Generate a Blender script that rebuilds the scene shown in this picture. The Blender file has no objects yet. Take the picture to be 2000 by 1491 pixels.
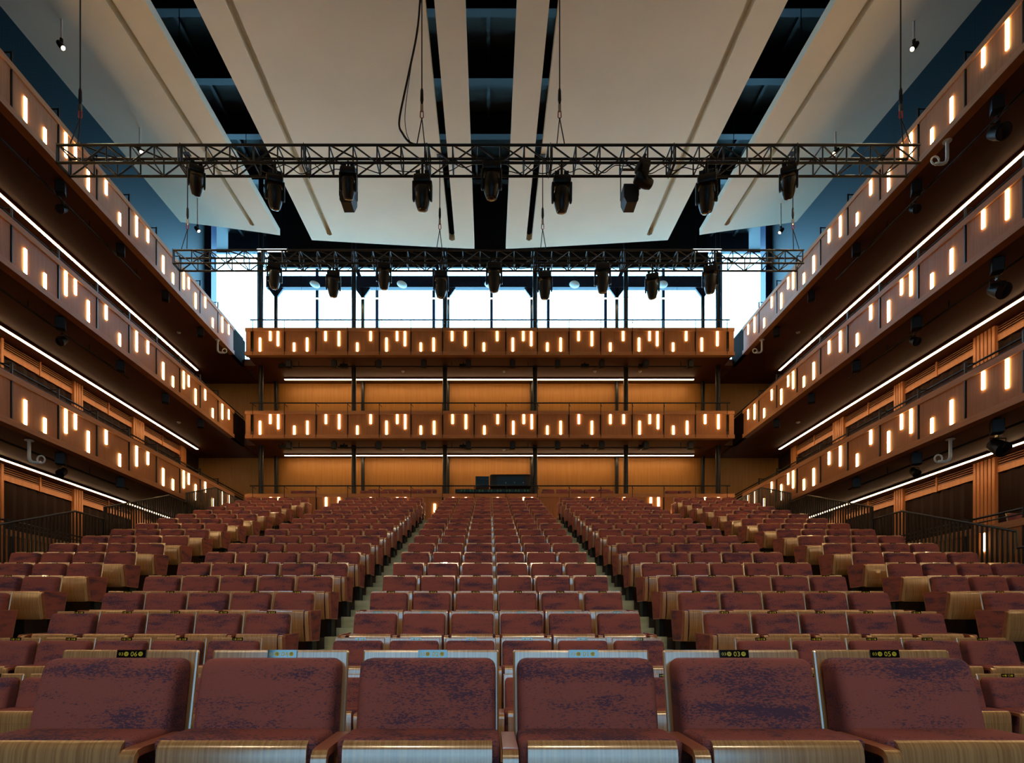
import bpy, bmesh, math, random
from mathutils import Vector, Matrix
random.seed(7)
SC = bpy.context.scene
COL = SC.collection

# ------------------------------------------------------------------ camera, sky, exposure
F = 1175.0                      # focal length in pixels of the 2000 px wide frame
VX, VY = 954.0, 1231.0          # vanishing point of the hall axis
ZC = 1.30                       # eye height over the pit floor
cam_d = bpy.data.cameras.new('camera'); cam = bpy.data.objects.new('camera', cam_d); COL.objects.link(cam)
cam.location = (0, 0, ZC); cam.rotation_euler = (math.radians(90), 0, 0)
cam_d.sensor_width = 36; cam_d.lens = F * 36 / 2000
cam_d.shift_x = (1000 - VX) / 2000; cam_d.shift_y = (VY - 745.5) / 2000
cam_d.clip_start = 0.05; cam_d.clip_end = 300
SC.camera = cam

SKY_STRENGTH = 16.5
world = bpy.data.worlds.new('sky'); SC.world = world; world.use_nodes = True
wn = world.node_tree; wn.nodes.clear()
w_out = wn.nodes.new('ShaderNodeOutputWorld'); w_bg = wn.nodes.new('ShaderNodeBackground')
w_tc = wn.nodes.new('ShaderNodeTexCoord'); w_sep = wn.nodes.new('ShaderNodeSeparateXYZ')
w_ramp = wn.nodes.new('ShaderNodeValToRGB')
w_ramp.color_ramp.elements[0].position = 0.49; w_ramp.color_ramp.elements[0].color = (0.26, 0.64, 0.92, 1)
w_ramp.color_ramp.elements[1].position = 0.51; w_ramp.color_ramp.elements[1].color = (0.30, 0.70, 1.0, 1)
w_map = wn.nodes.new('ShaderNodeMapRange'); w_map.inputs[1].default_value = -1; w_map.inputs[2].default_value = 1
wn.links.new(w_tc.outputs['Generated'], w_sep.inputs[0]); wn.links.new(w_sep.outputs[2], w_map.inputs[0])
wn.links.new(w_map.outputs[0], w_ramp.inputs[0]); wn.links.new(w_ramp.outputs[0], w_bg.inputs[0])
w_bg.inputs[1].default_value = SKY_STRENGTH; wn.links.new(w_bg.outputs[0], w_out.inputs[0])

SC.view_settings.view_transform = 'Standard'; SC.view_settings.look = 'None'
SC.view_settings.gamma = 1.0; SC.view_settings.use_curve_mapping = False
SC.view_settings.exposure = 0.0
SC.cycles.use_denoising = True; SC.cycles.use_adaptive_sampling = True; SC.cycles.adaptive_threshold = 0.03
SC.cycles.max_bounces = 6; SC.cycles.diffuse_bounces = 3; SC.cycles.glossy_bounces = 3
SC.cycles.transparent_max_bounces = 12
SC.cycles.sample_clamp_indirect = 6.0
SC.cycles.caustics_reflective = False; SC.cycles.caustics_refractive = False

TUBE_E = 25.0      # glowing tubes in the balcony fronts
LED_E = 21.0       # long LED lines under the balconies
PENDANT_W = 260.0  # small spot pendants

# ------------------------------------------------------------------ helpers
def X(px, Y): return (px - VX) * Y / F
def Z(py, Y): return (VY - py) * Y / F + ZC

class MB:
    def __init__(s): s.v = []; s.f = []; s.m = []; s.cm = 0
    def add(s, vs, fs):
        o = len(s.v); s.v += [tuple(v) for v in vs]
        for f in fs: s.f.append(tuple(i + o for i in f)); s.m.append(s.cm)
        return s
    def box(s, x0, x1, y0, y1, z0, z1):
        if x0 > x1: x0, x1 = x1, x0
        if y0 > y1: y0, y1 = y1, y0
        return s.add([(x0,y0,z0),(x1,y0,z0),(x1,y1,z0),(x0,y1,z0),(x0,y0,z1),(x1,y0,z1),(x1,y1,z1),(x0,y1,z1)],
                     [(0,3,2,1),(4,5,6,7),(0,1,5,4),(1,2,6,5),(2,3,7,6),(3,0,4,7)])
    def tube(s, pts, r, n=8, caps=True):
        pts = [Vector(p) for p in pts]; rs = r if isinstance(r, (list, tuple)) else [r] * len(pts)
        vs = []; fs = []; prev = None
        for i, p in enumerate(pts):
            t = (pts[min(i+1, len(pts)-1)] - pts[max(i-1, 0)]).normalized()
            if prev is None:
                a = Vector((0,0,1)) if abs(t.z) < .9 else Vector((1,0,0))
                u = t.cross(a).normalized()
            else:
                u = (prev - t * prev.dot(t)).normalized()
            prev = u; w = t.cross(u)
            for k in range(n):
                a = 2*math.pi*k/n; vs.append(p + (u*math.cos(a) + w*math.sin(a)) * rs[i])
        for i in range(len(pts)-1):
            for k in range(n):
                fs.append((i*n+k, i*n+(k+1)%n, (i+1)*n+(k+1)%n, (i+1)*n+k))
        if caps:
            fs.append(tuple(range(n))[::-1]); fs.append(tuple((len(pts)-1)*n+k for k in range(n)))
        return s.add(vs, fs)
    def bar(s, p, q, w, h=None, up=(0,0,1)):
        p = Vector(p); q = Vector(q); h = h or w; t = (q-p).normalized(); up = Vector(up)
        if abs(t.dot(up)) > .98: up = Vector((0,1,0))
        u = t.cross(up).normalized() * w/2; v = u.cross(t).normalized() * h/2
        return s.add([p-u-v,p+u-v,p+u+v,p-u+v,q-u-v,q+u-v,q+u+v,q-u+v],
                     [(0,1,2,3),(7,6,5,4),(0,4,5,1),(1,5,6,2),(2,6,7,3),(3,7,4,0)])
    def prism(s, poly, axis, a, b):
        n = len(poly)
        def P(u, v, w): return {'x': (w,u,v), 'y': (u,w,v), 'z': (u,v,w)}[axis]
        vs = [P(u,v,a) for u,v in poly] + [P(u,v,b) for u,v in poly]
        fs = [tuple(range(n)), tuple(range(2*n-1, n-1, -1))] + [(i,n+i,n+(i+1)%n,(i+1)%n) for i in range(n)]
        return s.add(vs, fs)
    def lathe(s, prof, n=16, M=None):
        vs = []; fs = []
        for r, z in prof:
            for k in range(n):
                a = 2*math.pi*k/n; p = Vector((r*math.cos(a), r*math.sin(a), z)); vs.append(M @ p if M else p)
        for i in range(len(prof)-1):
            for k in range(n): fs.append((i*n+k, i*n+(k+1)%n, (i+1)*n+(k+1)%n, (i+1)*n+k))
        fs.append(tuple(range(n))[::-1]); fs.append(tuple((len(prof)-1)*n+k for k in range(n)))
        return s.add(vs, fs)
    def bm(s, bm, M=None):
        bm.verts.index_update()
        return s.add([(M @ v.co if M else v.co.copy()) for v in bm.verts], [[v.index for v in f.verts] for f in bm.faces])
    def mesh(s, name, mats, smooth=False):
        me = bpy.data.meshes.new(name); me.from_pydata(s.v, [], s.f)
        if not isinstance(mats, (list, tuple)): mats = [mats]
        for m in mats: me.materials.append(m)
        if len(mats) > 1: me.polygons.foreach_set('material_index', s.m)
        b = bmesh.new(); b.from_mesh(me); bmesh.ops.recalc_face_normals(b, faces=b.faces); b.to_mesh(me); b.free()
        if smooth:
            me.polygons.foreach_set('use_smooth', [True]*len(me.polygons)); me.set_sharp_from_angle(angle=math.radians(38))
        me.update()
        return me
    def build(s, name, mats, parent=None, smooth=False, loc=(0,0,0)):
        return put(name, s.mesh(name, mats, smooth), parent, loc)

def put(name, me, parent=None, loc=(0,0,0), rot=(0,0,0), scale=None):
    o = bpy.data.objects.new(name, me); COL.objects.link(o)
    o.location = loc; o.rotation_euler = rot
    if scale: o.scale = scale
    if parent is not None: o.parent = parent
    return o
def tag(o, label=None, cat=None, group=None, kind=None):
    if label: o['label'] = label
    if cat: o['category'] = cat
    if group: o['group'] = group
    if kind: o['kind'] = kind
    return o
def thing(name, label, cat, loc=(0,0,0), group=None, rz=0):
    o = bpy.data.objects.new(name, None); COL.objects.link(o); o.empty_display_size = .1
    o.location = loc; o.rotation_euler = (0,0,rz)
    return tag(o, label, cat, group)
def rbox(x0,x1,y0,y1,z0,z1,r=.02,seg=3,cutz=0,cutx=0):
    b = bmesh.new(); bmesh.ops.create_cube(b, size=1)
    for v in b.verts:
        v.co = Vector((x0+(v.co.x+.5)*(x1-x0), y0+(v.co.y+.5)*(y1-y0), z0+(v.co.z+.5)*(z1-z0)))
    bmesh.ops.bevel(b, geom=list(b.edges), offset=r, segments=seg, profile=.5, affect='EDGES')
    for i in range(cutz):
        z = z0+(z1-z0)*(i+1)/(cutz+1)
        bmesh.ops.bisect_plane(b, geom=b.verts[:]+b.edges[:]+b.faces[:], plane_co=(0,0,z), plane_no=(0,0,1))
    for i in range(cutx):
        x = x0+(x1-x0)*(i+1)/(cutx+1)
        bmesh.ops.bisect_plane(b, geom=b.verts[:]+b.edges[:]+b.faces[:], plane_co=(x,0,0), plane_no=(1,0,0))
    return b
ORD = ['zeroth','first','second','third','fourth','fifth','sixth','seventh','eighth','ninth','tenth','eleventh','twelfth','thirteenth','fourteenth','fifteenth','sixteenth','seventeenth','eighteenth','nineteenth']

# ------------------------------------------------------------------ materials
def srgb(r, g, b):
    def c(u):
        u /= 255; return u/12.92 if u <= .04045 else ((u+.055)/1.055)**2.4
    return (c(r), c(g), c(b), 1)
def base_mat(name, col, rough=.5, metal=0, spec=.5, coat=0):
    m = bpy.data.materials.new(name); m.use_nodes = True
    b = m.node_tree.nodes['Principled BSDF']
    b.inputs['Base Color'].default_value = col; b.inputs['Roughness'].default_value = rough
    b.inputs['Metallic'].default_value = metal; b.inputs['Specular IOR Level'].default_value = spec
    b.inputs['Coat Weight'].default_value = coat; b.inputs['Coat Roughness'].default_value = .15
    return m
def noisy(name, c1, c2, scale=(3,3,3), rough=.5, detail=4, bump=0, spec=.5, lo=.35, hi=.65, coord='Object', rnd=False, metal=0, coat=0):
    m = base_mat(name, c1, rough, metal, spec, coat); nt = m.node_tree; b = nt.nodes['Principled BSDF']
    tc = nt.nodes.new('ShaderNodeTexCoord'); mp = nt.nodes.new('ShaderNodeMapping'); mp.inputs['Scale'].default_value = scale
    src = tc.outputs[coord]
    if coord == 'World':
        pass
    if rnd:
        oi = nt.nodes.new('ShaderNodeObjectInfo'); mul = nt.nodes.new('ShaderNodeVectorMath'); mul.operation = 'SCALE'
        cx = nt.nodes.new('ShaderNodeCombineXYZ'); 
        for k in range(3): nt.links.new(oi.outputs['Random'], cx.inputs[k])
        mul.inputs['Scale'].default_value = 37.0; nt.links.new(cx.outputs[0], mul.inputs[0])
        ad = nt.nodes.new('ShaderNodeVectorMath'); ad.operation = 'ADD'
        nt.links.new(src, ad.inputs[0]); nt.links.new(mul.outputs[0], ad.inputs[1]); src = ad.outputs[0]
    nt.links.new(src, mp.inputs[0])
    n = nt.nodes.new('ShaderNodeTexNoise'); n.inputs['Scale'].default_value = 1; n.inputs['Detail'].default_value = detail
    nt.links.new(mp.outputs[0], n.inputs['Vector'])
    r = nt.nodes.new('ShaderNodeValToRGB'); r.color_ramp.elements[0].position = lo; r.color_ramp.elements[1].position = hi
    r.color_ramp.elements[0].color = c1; r.color_ramp.elements[1].color = c2
    nt.links.new(n.outputs['Fac'], r.inputs[0]); nt.links.new(r.outputs[0], b.inputs['Base Color'])
    if bump:
        bp = nt.nodes.new('ShaderNodeBump'); bp.inputs['Strength'].default_value = bump; bp.inputs['Distance'].default_value = .01
        nt.links.new(n.outputs['Fac'], bp.inputs['Height']); nt.links.new(bp.outputs[0], b.inputs['Normal'])
    return m
def emit(name, col, e):
    m = bpy.data.materials.new(name); m.use_nodes = True; nt = m.node_tree; nt.nodes.clear()
    o = nt.nodes.new('ShaderNodeOutputMaterial'); k = nt.nodes.new('ShaderNodeEmission')
    k.inputs[0].default_value = col; k.inputs[1].default_value = e; nt.links.new(k.outputs[0], o.inputs[0]); return m

M_VENEER = noisy('fascia_veneer', srgb(154,100,62), srgb(170,114,74), (28,28,1.2), .6, rnd=True, lo=.3, hi=.7, spec=.22)
M_TRIM = noisy('fascia_trim', srgb(166,112,74), srgb(180,126,86), (2,2,30), .6, spec=.22)
M_BACKWALL = noisy('honey_veneer', srgb(184,122,48), srgb(194,134,57), (22,22,.8), .5, rnd=True)
M_SOFFIT = noisy('soffit_paint', srgb(84,42,26), srgb(90,46,30), (1.5,1.5,1.5), .6)
M_RETURN = base_mat('dark_return', srgb(40,28,22), .9, 0, .05)
M_BATTEN = noisy('batten_wood', srgb(178,112,62), srgb(192,126,74), (10,10,1), .5)
M_LOUVRE = noisy('louvre_wood', srgb(140,88,50), srgb(154,100,58), (2,2,12), .55)
M_CURTAIN = noisy('dark_curtain', srgb(36,20,15), srgb(42,24,18), (20,20,1), .85, spec=.2)
M_SIDEWALL = noisy('side_wall_paint', srgb(46,28,20), srgb(50,31,22), (1,1,1), .75)
M_BLACK = base_mat('black_steel', srgb(10,10,11), .5, 0, .3)
M_COLUMN = base_mat('column_paint', srgb(18,20,24), .38)
M_BLUEBEAM = base_mat('beam_paint', srgb(42,52,78), .5)
M_STEEL = base_mat('post_steel', srgb(46,47,50), .4, .5)
M_TRUSS = base_mat('truss_black', srgb(9,9,9), .5)
M_FIXTURE = base_mat('fixture_black', srgb(8,8,10), .42, 0, .4)
M_ROOF = noisy('roof_deck', srgb(11,15,20), srgb(14,19,25), (.6,.6,.6), .6)
M_CLOUD = noisy('ceiling_plaster', srgb(228,220,198), srgb(233,225,203), (.8,.8,.8), .75)
M_STEP = noisy('pale_oak_step', srgb(172,170,128), srgb(196,192,148), (2.5,14,14), .4, bump=.05)
M_STEPCORE = noisy('step_core', srgb(60,48,40), srgb(66,52,44), (2,2,2), .6)
M_STAGE = noisy('stage_boards', srgb(92,70,50), srgb(108,82,58), (12,1,1), .5)
M_TUBE = emit('tube_glow', (1.0, .63, .26, 1), TUBE_E)
M_LED = emit('led_glow', (1.0, .66, .34, 1), LED_E)
M_COOL = emit('cool_tube', (.8, .92, 1, 1), 9)
M_WHITE = base_mat('white_enamel', srgb(205,208,206), .35)
M_GREYPIPE = base_mat('pale_pipe', srgb(222,230,232), .4)
M_LENS = base_mat('lens_glass', srgb(20,24,32), .04, 0, 1.0)
M_LENSLIT = emit('lit_lens', (1, .78, .48, 1), 9)
M_CHROME = base_mat('chrome', srgb(170,170,172), .22, 1)
M_RED = base_mat('red_shackle', srgb(150,34,28), .45)
M_SPEAKER = noisy('speaker_grille', srgb(26,28,32), srgb(36,40,46), (160,160,160), .55)
M_PLATE = base_mat('plate_black', srgb(16,15,12), .06, 0, .9)
M_PLATE.node_tree.nodes['Principled BSDF'].inputs['IOR'].default_value = 2.1
M_YELLOW = base_mat('plate_yellow', srgb(222,196,40), .4)
M_INK = base_mat('plate_ink', srgb(14,13,10), .3)
M_ARM = noisy('armrest_wood', srgb(150,82,50), srgb(164,94,60), (30,2,30), .38, rnd=True, coat=.3)
M_GREENLED = emit('console_keys', (.14,.32,.12,1), .10)
M_CASE = base_mat('flight_case', srgb(18,20,22), .45)
STAGE_W = 650.0
M_SCREENBLUE = base_mat('rack_panel', srgb(24,46,58), .3)

def fabric_mat():
    m = base_mat('plum_fabric', srgb(112,62,62), .92, 0, .15); nt = m.node_tree; b = nt.nodes['Principled BSDF']
    tc = nt.nodes.new('ShaderNodeTexCoord'); oi = nt.nodes.new('ShaderNodeObjectInfo')
    cx = nt.nodes.new('ShaderNodeCombineXYZ'); nt.links.new(oi.outputs['Random'], cx.inputs[0]); nt.links.new(oi.outputs['Random'], cx.inputs[2])
    sc = nt.nodes.new('ShaderNodeVectorMath'); sc.operation = 'SCALE'; sc.inputs['Scale'].default_value = 53
    nt.links.new(cx.outputs[0], sc.inputs[0])
    ad = nt.nodes.new('ShaderNodeVectorMath'); ad.operation = 'ADD'; nt.links.new(tc.outputs['Object'], ad.inputs[0]); nt.links.new(sc.outputs[0], ad.inputs[1])
    def noise(scale, detail, rough=.6):
        mp = nt.nodes.new('ShaderNodeMapping'); mp.inputs['Scale'].default_value = scale; nt.links.new(ad.outputs[0], mp.inputs[0])
        n = nt.nodes.new('ShaderNodeTexNoise'); n.inputs['Scale'].default_value = 1; n.inputs['Detail'].default_value = detail; n.inputs['Roughness'].default_value = rough
        nt.links.new(mp.outputs[0], n.inputs['Vector']); return n.outputs['Fac']
    fine = noise((75, 150, 230), 5, .75); band = noise((3.0, 3, 11), 4, .6)
    mul = nt.nodes.new('ShaderNodeMath'); mul.operation = 'MULTIPLY_ADD'; mul.inputs[1].default_value = .75; mul.inputs[2].default_value = 0
    nt.links.new(band, mul.inputs[0])
    sm = nt.nodes.new('ShaderNodeMath'); sm.operation = 'ADD'; nt.links.new(fine, sm.inputs[0]); nt.links.new(mul.outputs[0], sm.inputs[1])
    r = nt.nodes.new('ShaderNodeValToRGB'); r.color_ramp.elements[0].position = .0; r.color_ramp.elements[1].position = 1
    e = r.color_ramp.elements; e[0].color = srgb(160,82,71); e[1].color = srgb(80,47,70)
    mr = nt.nodes.new('ShaderNodeMapRange'); mr.inputs[1].default_value = .895; mr.inputs[2].default_value = .975
    nt.links.new(sm.outputs[0], mr.inputs[0]); nt.links.new(mr.outputs[0], r.inputs[0])
    wv = noise((400, 400, 400), 1)
    mx = nt.nodes.new('ShaderNodeMixRGB'); mx.blend_type = 'MULTIPLY'; mx.inputs[0].default_value = .35
    nt.links.new(r.outputs[0], mx.inputs[1]); nt.links.new(wv, mx.inputs[2])
    br = nt.nodes.new('ShaderNodeBrightContrast'); br.inputs['Bright'].default_value = .02; nt.links.new(mx.outputs[0], br.inputs[0])
    nt.links.new(br.outputs[0], b.inputs['Base Color'])
    b.inputs['Sheen Weight'].default_value = .02
    bp = nt.nodes.new('ShaderNodeBump'); bp.inputs['Strength'].default_value = .25; bp.inputs['Distance'].default_value = .003
    nt.links.new(fine, bp.inputs['Height']); nt.links.new(bp.outputs[0], b.inputs['Normal'])
    return m
M_FABRIC = fabric_mat()

def plywood_mat(name, perforated):
    m = base_mat(name, srgb(190,150,104), .34, 0, .5, 1.0); nt = m.node_tree; b = nt.nodes['Principled BSDF']
    tc = nt.nodes.new('ShaderNodeTexCoord'); oi = nt.nodes.new('ShaderNodeObjectInfo')
    ad = nt.nodes.new('ShaderNodeVectorMath'); ad.operation = 'ADD'
    cx = nt.nodes.new('ShaderNodeCombineXYZ'); mu = nt.nodes.new('ShaderNodeMath'); mu.operation = 'MULTIPLY'; mu.inputs[1].default_value = 19
    nt.links.new(oi.outputs['Random'], mu.inputs[0]); nt.links.new(mu.outputs[0], cx.inputs[0])
    nt.links.new(tc.outputs['Object'], ad.inputs[0]); nt.links.new(cx.outputs[0], ad.inputs[1])
    mp = nt.nodes.new('ShaderNodeMapping'); mp.inputs['Scale'].default_value = (150, 3, 3); nt.links.new(ad.outputs[0], mp.inputs[0])
    n = nt.nodes.new('ShaderNodeTexNoise'); n.inputs['Scale'].default_value = 1; n.inputs['Detail'].default_value = 3; nt.links.new(mp.outputs[0], n.inputs['Vector'])
    r = nt.nodes.new('ShaderNodeValToRGB'); r.color_ramp.elements[0].position = .32; r.color_ramp.elements[1].position = .68
    r.color_ramp.elements[0].color = srgb(164,112,66); r.color_ramp.elements[1].color = srgb(204,154,98)
    nt.links.new(n.outputs['Fac'], r.inputs[0]); out = r.outputs[0]
    if perforated:
        # rows of small round holes in the lower field of the tip-up panel
        se = nt.nodes.new('ShaderNodeSeparateXYZ'); nt.links.new(tc.outputs['Object'], se.inputs[0])
        def cell(sock):
            d = nt.nodes.new('ShaderNodeMath'); d.operation = 'MULTIPLY'; d.inputs[1].default_value = 1/.0115; nt.links.new(sock, d.inputs[0])
            f = nt.nodes.new('ShaderNodeMath'); f.operation = 'FRACT'; nt.links.new(d.outputs[0], f.inputs[0])
            s_ = nt.nodes.new('ShaderNodeMath'); s_.operation = 'SUBTRACT'; s_.inputs[1].default_value = .5; nt.links.new(f.outputs[0], s_.inputs[0]); return s_.outputs[0]
        cc = nt.nodes.new('ShaderNodeCombineXYZ'); nt.links.new(cell(se.outputs[0]), cc.inputs[0]); nt.links.new(cell(se.outputs[2]), cc.inputs[1])
        ln = nt.nodes.new('ShaderNodeVectorMath'); ln.operation = 'LENGTH'; nt.links.new(cc.outputs[0], ln.inputs[0])
        lt = nt.nodes.new('ShaderNodeMath'); lt.operation = 'LESS_THAN'; lt.inputs[1].default_value = .24; nt.links.new(ln.outputs['Value'], lt.inputs[0])
        zz = nt.nodes.new('ShaderNodeMath'); zz.operation = 'LESS_THAN'; zz.inputs[1].default_value = .575; nt.links.new(se.outputs[2], zz.inputs[0])
        zl = nt.nodes.new('ShaderNodeMath'); zl.operation = 'GREATER_THAN'; zl.inputs[1].default_value = .40; nt.links.new(se.outputs[2], zl.inputs[0])
        m1 = nt.nodes.new('ShaderNodeMath'); m1.operation = 'MULTIPLY'; nt.links.new(lt.outputs[0], m1.inputs[0]); nt.links.new(zz.outputs[0], m1.inputs[1])
        m2 = nt.nodes.new('ShaderNodeMath'); m2.operation = 'MULTIPLY'; nt.links.new(m1.outputs[0], m2.inputs[0]); nt.links.new(zl.outputs[0], m2.inputs[1])
        mx = nt.nodes.new('ShaderNodeMixRGB'); mx.inputs[2].default_value = srgb(118,82,50); nt.links.new(out, mx.inputs[1]); nt.links.new(m2.outputs[0], mx.inputs[0]); out = mx.outputs[0]
    nt.links.new(out, b.inputs['Base Color']); b.inputs['Coat IOR'].default_value = 2.4; b.inputs['Coat Roughness'].default_value = .18
    return m
M_PLY = plywood_mat('seat_plywood', False)
M_PLYPERF = plywood_mat('seat_plywood_perforated', True)

def glass_mat(name='window_glass', tint=(.93,.97,1,1)):
    m = bpy.data.materials.new(name); m.use_nodes = True; nt = m.node_tree; nt.nodes.clear()
    o = nt.nodes.new('ShaderNodeOutputMaterial'); t = nt.nodes.new('ShaderNodeBsdfTransparent'); g = nt.nodes.new('ShaderNodeBsdfGlossy')
    t.inputs[0].default_value = tint; g.inputs['Roughness'].default_value = .02
    mx = nt.nodes.new('ShaderNodeMixShader'); mx.inputs[0].default_value = .05
    nt.links.new(t.outputs[0], mx.inputs[1]); nt.links.new(g.outputs[0], mx.inputs[2]); nt.links.new(mx.outputs[0], o.inputs[0])
    return m
M_GLASS = glass_mat()
M_DIMGLASS = glass_mat('dimmed_glass', (.36,.36,.36,1))  # grey tint added to dim daylight through the unseen stage window
def navy_mat():
    m = base_mat('navy_perforated', srgb(38,58,84), .6); nt = m.node_tree; b = nt.nodes['Principled BSDF']
    tc = nt.nodes.new('ShaderNodeTexCoord'); se = nt.nodes.new('ShaderNodeSeparateXYZ'); nt.links.new(tc.outputs['Object'], se.inputs[0])
    def cell(sock):
        d = nt.nodes.new('ShaderNodeMath'); d.operation = 'MULTIPLY'; d.inputs[1].default_value = 1/.085; nt.links.new(sock, d.inputs[0])
        f = nt.nodes.new('ShaderNodeMath'); f.operation = 'FRACT'; nt.links.new(d.outputs[0], f.inputs[0])
        s_ = nt.nodes.new('ShaderNodeMath'); s_.operation = 'SUBTRACT'; s_.inputs[1].default_value = .5; nt.links.new(f.outputs[0], s_.inputs[0]); return s_.outputs[0]
    cc = nt.nodes.new('ShaderNodeCombineXYZ'); nt.links.new(cell(se.outputs[1]), cc.inputs[0]); nt.links.new(cell(se.outputs[2]), cc.inputs[1])
    ln = nt.nodes.new('ShaderNodeVectorMath'); ln.operation = 'LENGTH'; nt.links.new(cc.outputs[0], ln.inputs[0])
    lt = nt.nodes.new('ShaderNodeMath'); lt.operation = 'LESS_THAN'; lt.inputs[1].default_value = .3; nt.links.new(ln.outputs['Value'], lt.inputs[0])
    mx = nt.nodes.new('ShaderNodeMixRGB'); mx.inputs[1].default_value = srgb(11,27,35); mx.inputs[2].default_value = srgb(4,7,9)
    nt.links.new(lt.outputs[0], mx.inputs[0]); nt.links.new(mx.outputs[0], b.inputs['Base Color'])
    return m
M_NAVY = navy_mat()

# ------------------------------------------------------------------ key dimensions
W_F = 9.42        # side balcony fronts
W_W = 12.0        # side walls
Y_B = 22.3        # rear balcony fronts
Y_W = 24.9        # rear wall
Y_G = 29.0        # rear glazing
Z_TOP = 18.3 + ZC # roof deck underside
LEV = {1: 4.05 + ZC, 2: 7.12 + ZC, 3: 10.2 + ZC}   # soffit heights
SX = 0.10         # seating axis
PITCH = .56; ROWP = .942; RISE = .296
def row_y(k): return 2.26 * 2.28 + ROWP * (k - 2)
def row_z(k): return RISE * (k - 2)
Z_REAR = 5.70
Z_GAL = 2.27
Y_FRONT = -12.0

# ------------------------------------------------------------------ setting: floor and steps
fl = MB().box(-8.95, 8.95, 2.92, row_y(2) - .62, -.4, 0).build('floor', M_STEPCORE); tag(fl, kind='structure')
for k in range(2, 20):
    y0 = row_y(k) - .62; y1 = y0 + ROWP if k < 19 else Y_B + .02
    MB().box(-8.95, 8.95, y0, y1, -.4, row_z(k)).build('row_step', M_STEPCORE, fl)
    # pale boards of the four stepped aisles, a half step before every riser
    for (xa, xb) in ((SX-2.36, SX-1.70), (SX+1.70, SX+2.36), (SX-6.36, SX-5.18), (SX+5.18, SX+6.36)):
        n = 3 if k <= 9 and abs(xa) < 3 else 1
        for i in range(n):
            d = ROWP*.66 / n
            MB().box(xa, xb, y0 + i*d + .004*(i > 0), y0 + (i+1)*d, row_z(k) + .001, row_z(k) + .022).build('aisle_plank', M_STEP, fl)
        MB().box(xa, xb, y0 - .012, y0 - .0005, row_z(k) - RISE*.5 if k > 2 else row_z(k) - RISE, row_z(k)+.021).build('aisle_riser', M_STEP, fl)
        if k > 2:
            for i in range(2 if n == 3 else 1):
                d = .30 / (2 if n == 3 else 1)
                MB().box(xa, xb, y0 - .312 + i*d, y0 - .312 + (i+1)*d - .004, row_z(k-1) + .023, row_z(k-1) + RISE*.5).build('half_step', M_STEP, fl)
MB().box(-9.3, 9.3, Y_FRONT, 2.9, -.4, .30).build('stage_platform', M_STAGE, fl)
MB().box(-9.06, 9.06, Y_B + .14, Y_W, 4.8, Z_REAR).build('rear_platform', M_STEPCORE, fl)
for s in (-1, 1):
    MB().box(s*8.98, s*W_W, Y_FRONT, Y_W, -.4, Z_GAL if s else 0).build('gallery_floor', M_CURTAIN, fl)

# ------------------------------------------------------------------ setting: walls, roof, glazing
for s, nm in ((-1, 'wall_left'), (1, 'wall_right')):
    w = MB().box(s*W_W, s*(W_W+.3), Y_FRONT, 26.0, -.4, LEV[3] + .3).build(nm, M_SIDEWALL); tag(w, kind='structure')
    MB().box(s*W_W, s*(W_W+.3), Y_FRONT, 26.0, LEV[3] + .3, Z_TOP).build('upper_cladding', M_NAVY, w)
    MB().box(s*(W_W-.25), s*(W_W+.3), 25.5, 26.0, LEV[3] + .3, Z_TOP).build('corner_pier', M_BLUEBEAM, w)
    MB().box(s*W_W, s*13.7, 26.0, 26.2, LEV[3] - .2, Z_TOP).build('foyer_return', M_NAVY, w)
    MB().box(s*13.6, s*13.8, 26.2, Y_G + .2, LEV[3] - .2, Z_TOP).build('foyer_wall', M_NAVY, w)
wb = MB().box(-W_W, W_W, Y_W + .04, Y_W + .3, -.4, LEV[3]).build('wall_back', M_SIDEWALL); tag(wb, kind='structure')
for lv, (z0, z1) in enumerate(((Z_REAR, LEV[2]), (LEV[2] + .26, LEV[3]))):
    n = 20; pw = 2*W_W / n
    for i in range(n):
        MB().box(-W_W + i*pw + .0008, -W_W + (i+1)*pw - .0008, Y_W, Y_W + .035, z0, z1).build('wall_panel', M_BACKWALL, wb)
# stage end behind the viewer: wall with the big stage window
WX, WZ0, WZ1 = 6.4, 0.45, 11.0
wf = MB().box(-12.3, -WX, Y_FRONT - .3, Y_FRONT, -.4, Z_TOP).box(WX, 12.3, Y_FRONT - .3, Y_FRONT, -.4, Z_TOP)\
    .box(-WX, WX, Y_FRONT - .3, Y_FRONT, -.4, WZ0).box(-WX, WX, Y_FRONT - .3, Y_FRONT, WZ1, Z_TOP).build('wall_front', M_SIDEWALL); tag(wf, kind='structure')
gr = MB().box(-40, 40, -70, Y_FRONT - .31, -.9, -.45).build('ground_light_block', M_STEPCORE); tag(gr, kind='structure')  # unseen slab added outside the stage window to block daylight from below
w2 = MB().box(-WX, WX, Y_FRONT - .2, Y_FRONT - .1, WZ0, WZ0 + .1).box(-WX, WX, Y_FRONT - .2, Y_FRONT - .1, WZ1 - .1, WZ1).build('window_2', M_BLUEBEAM); tag(w2, kind='structure')
for i in range(6):
    x0 = -WX + i*2*WX/6
    MB().box(x0 + .04, x0 + 2*WX/6 - .04, Y_FRONT - .16, Y_FRONT - .15, WZ0 + .1, WZ1 - .1).build('pane', M_DIMGLASS, w2)
    if i: MB().box(x0 - .04, x0 + .04, Y_FRONT - .2, Y_FRONT - .1, WZ0 + .1, WZ1 - .1).build('mullion', M_BLUEBEAM, w2)

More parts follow.
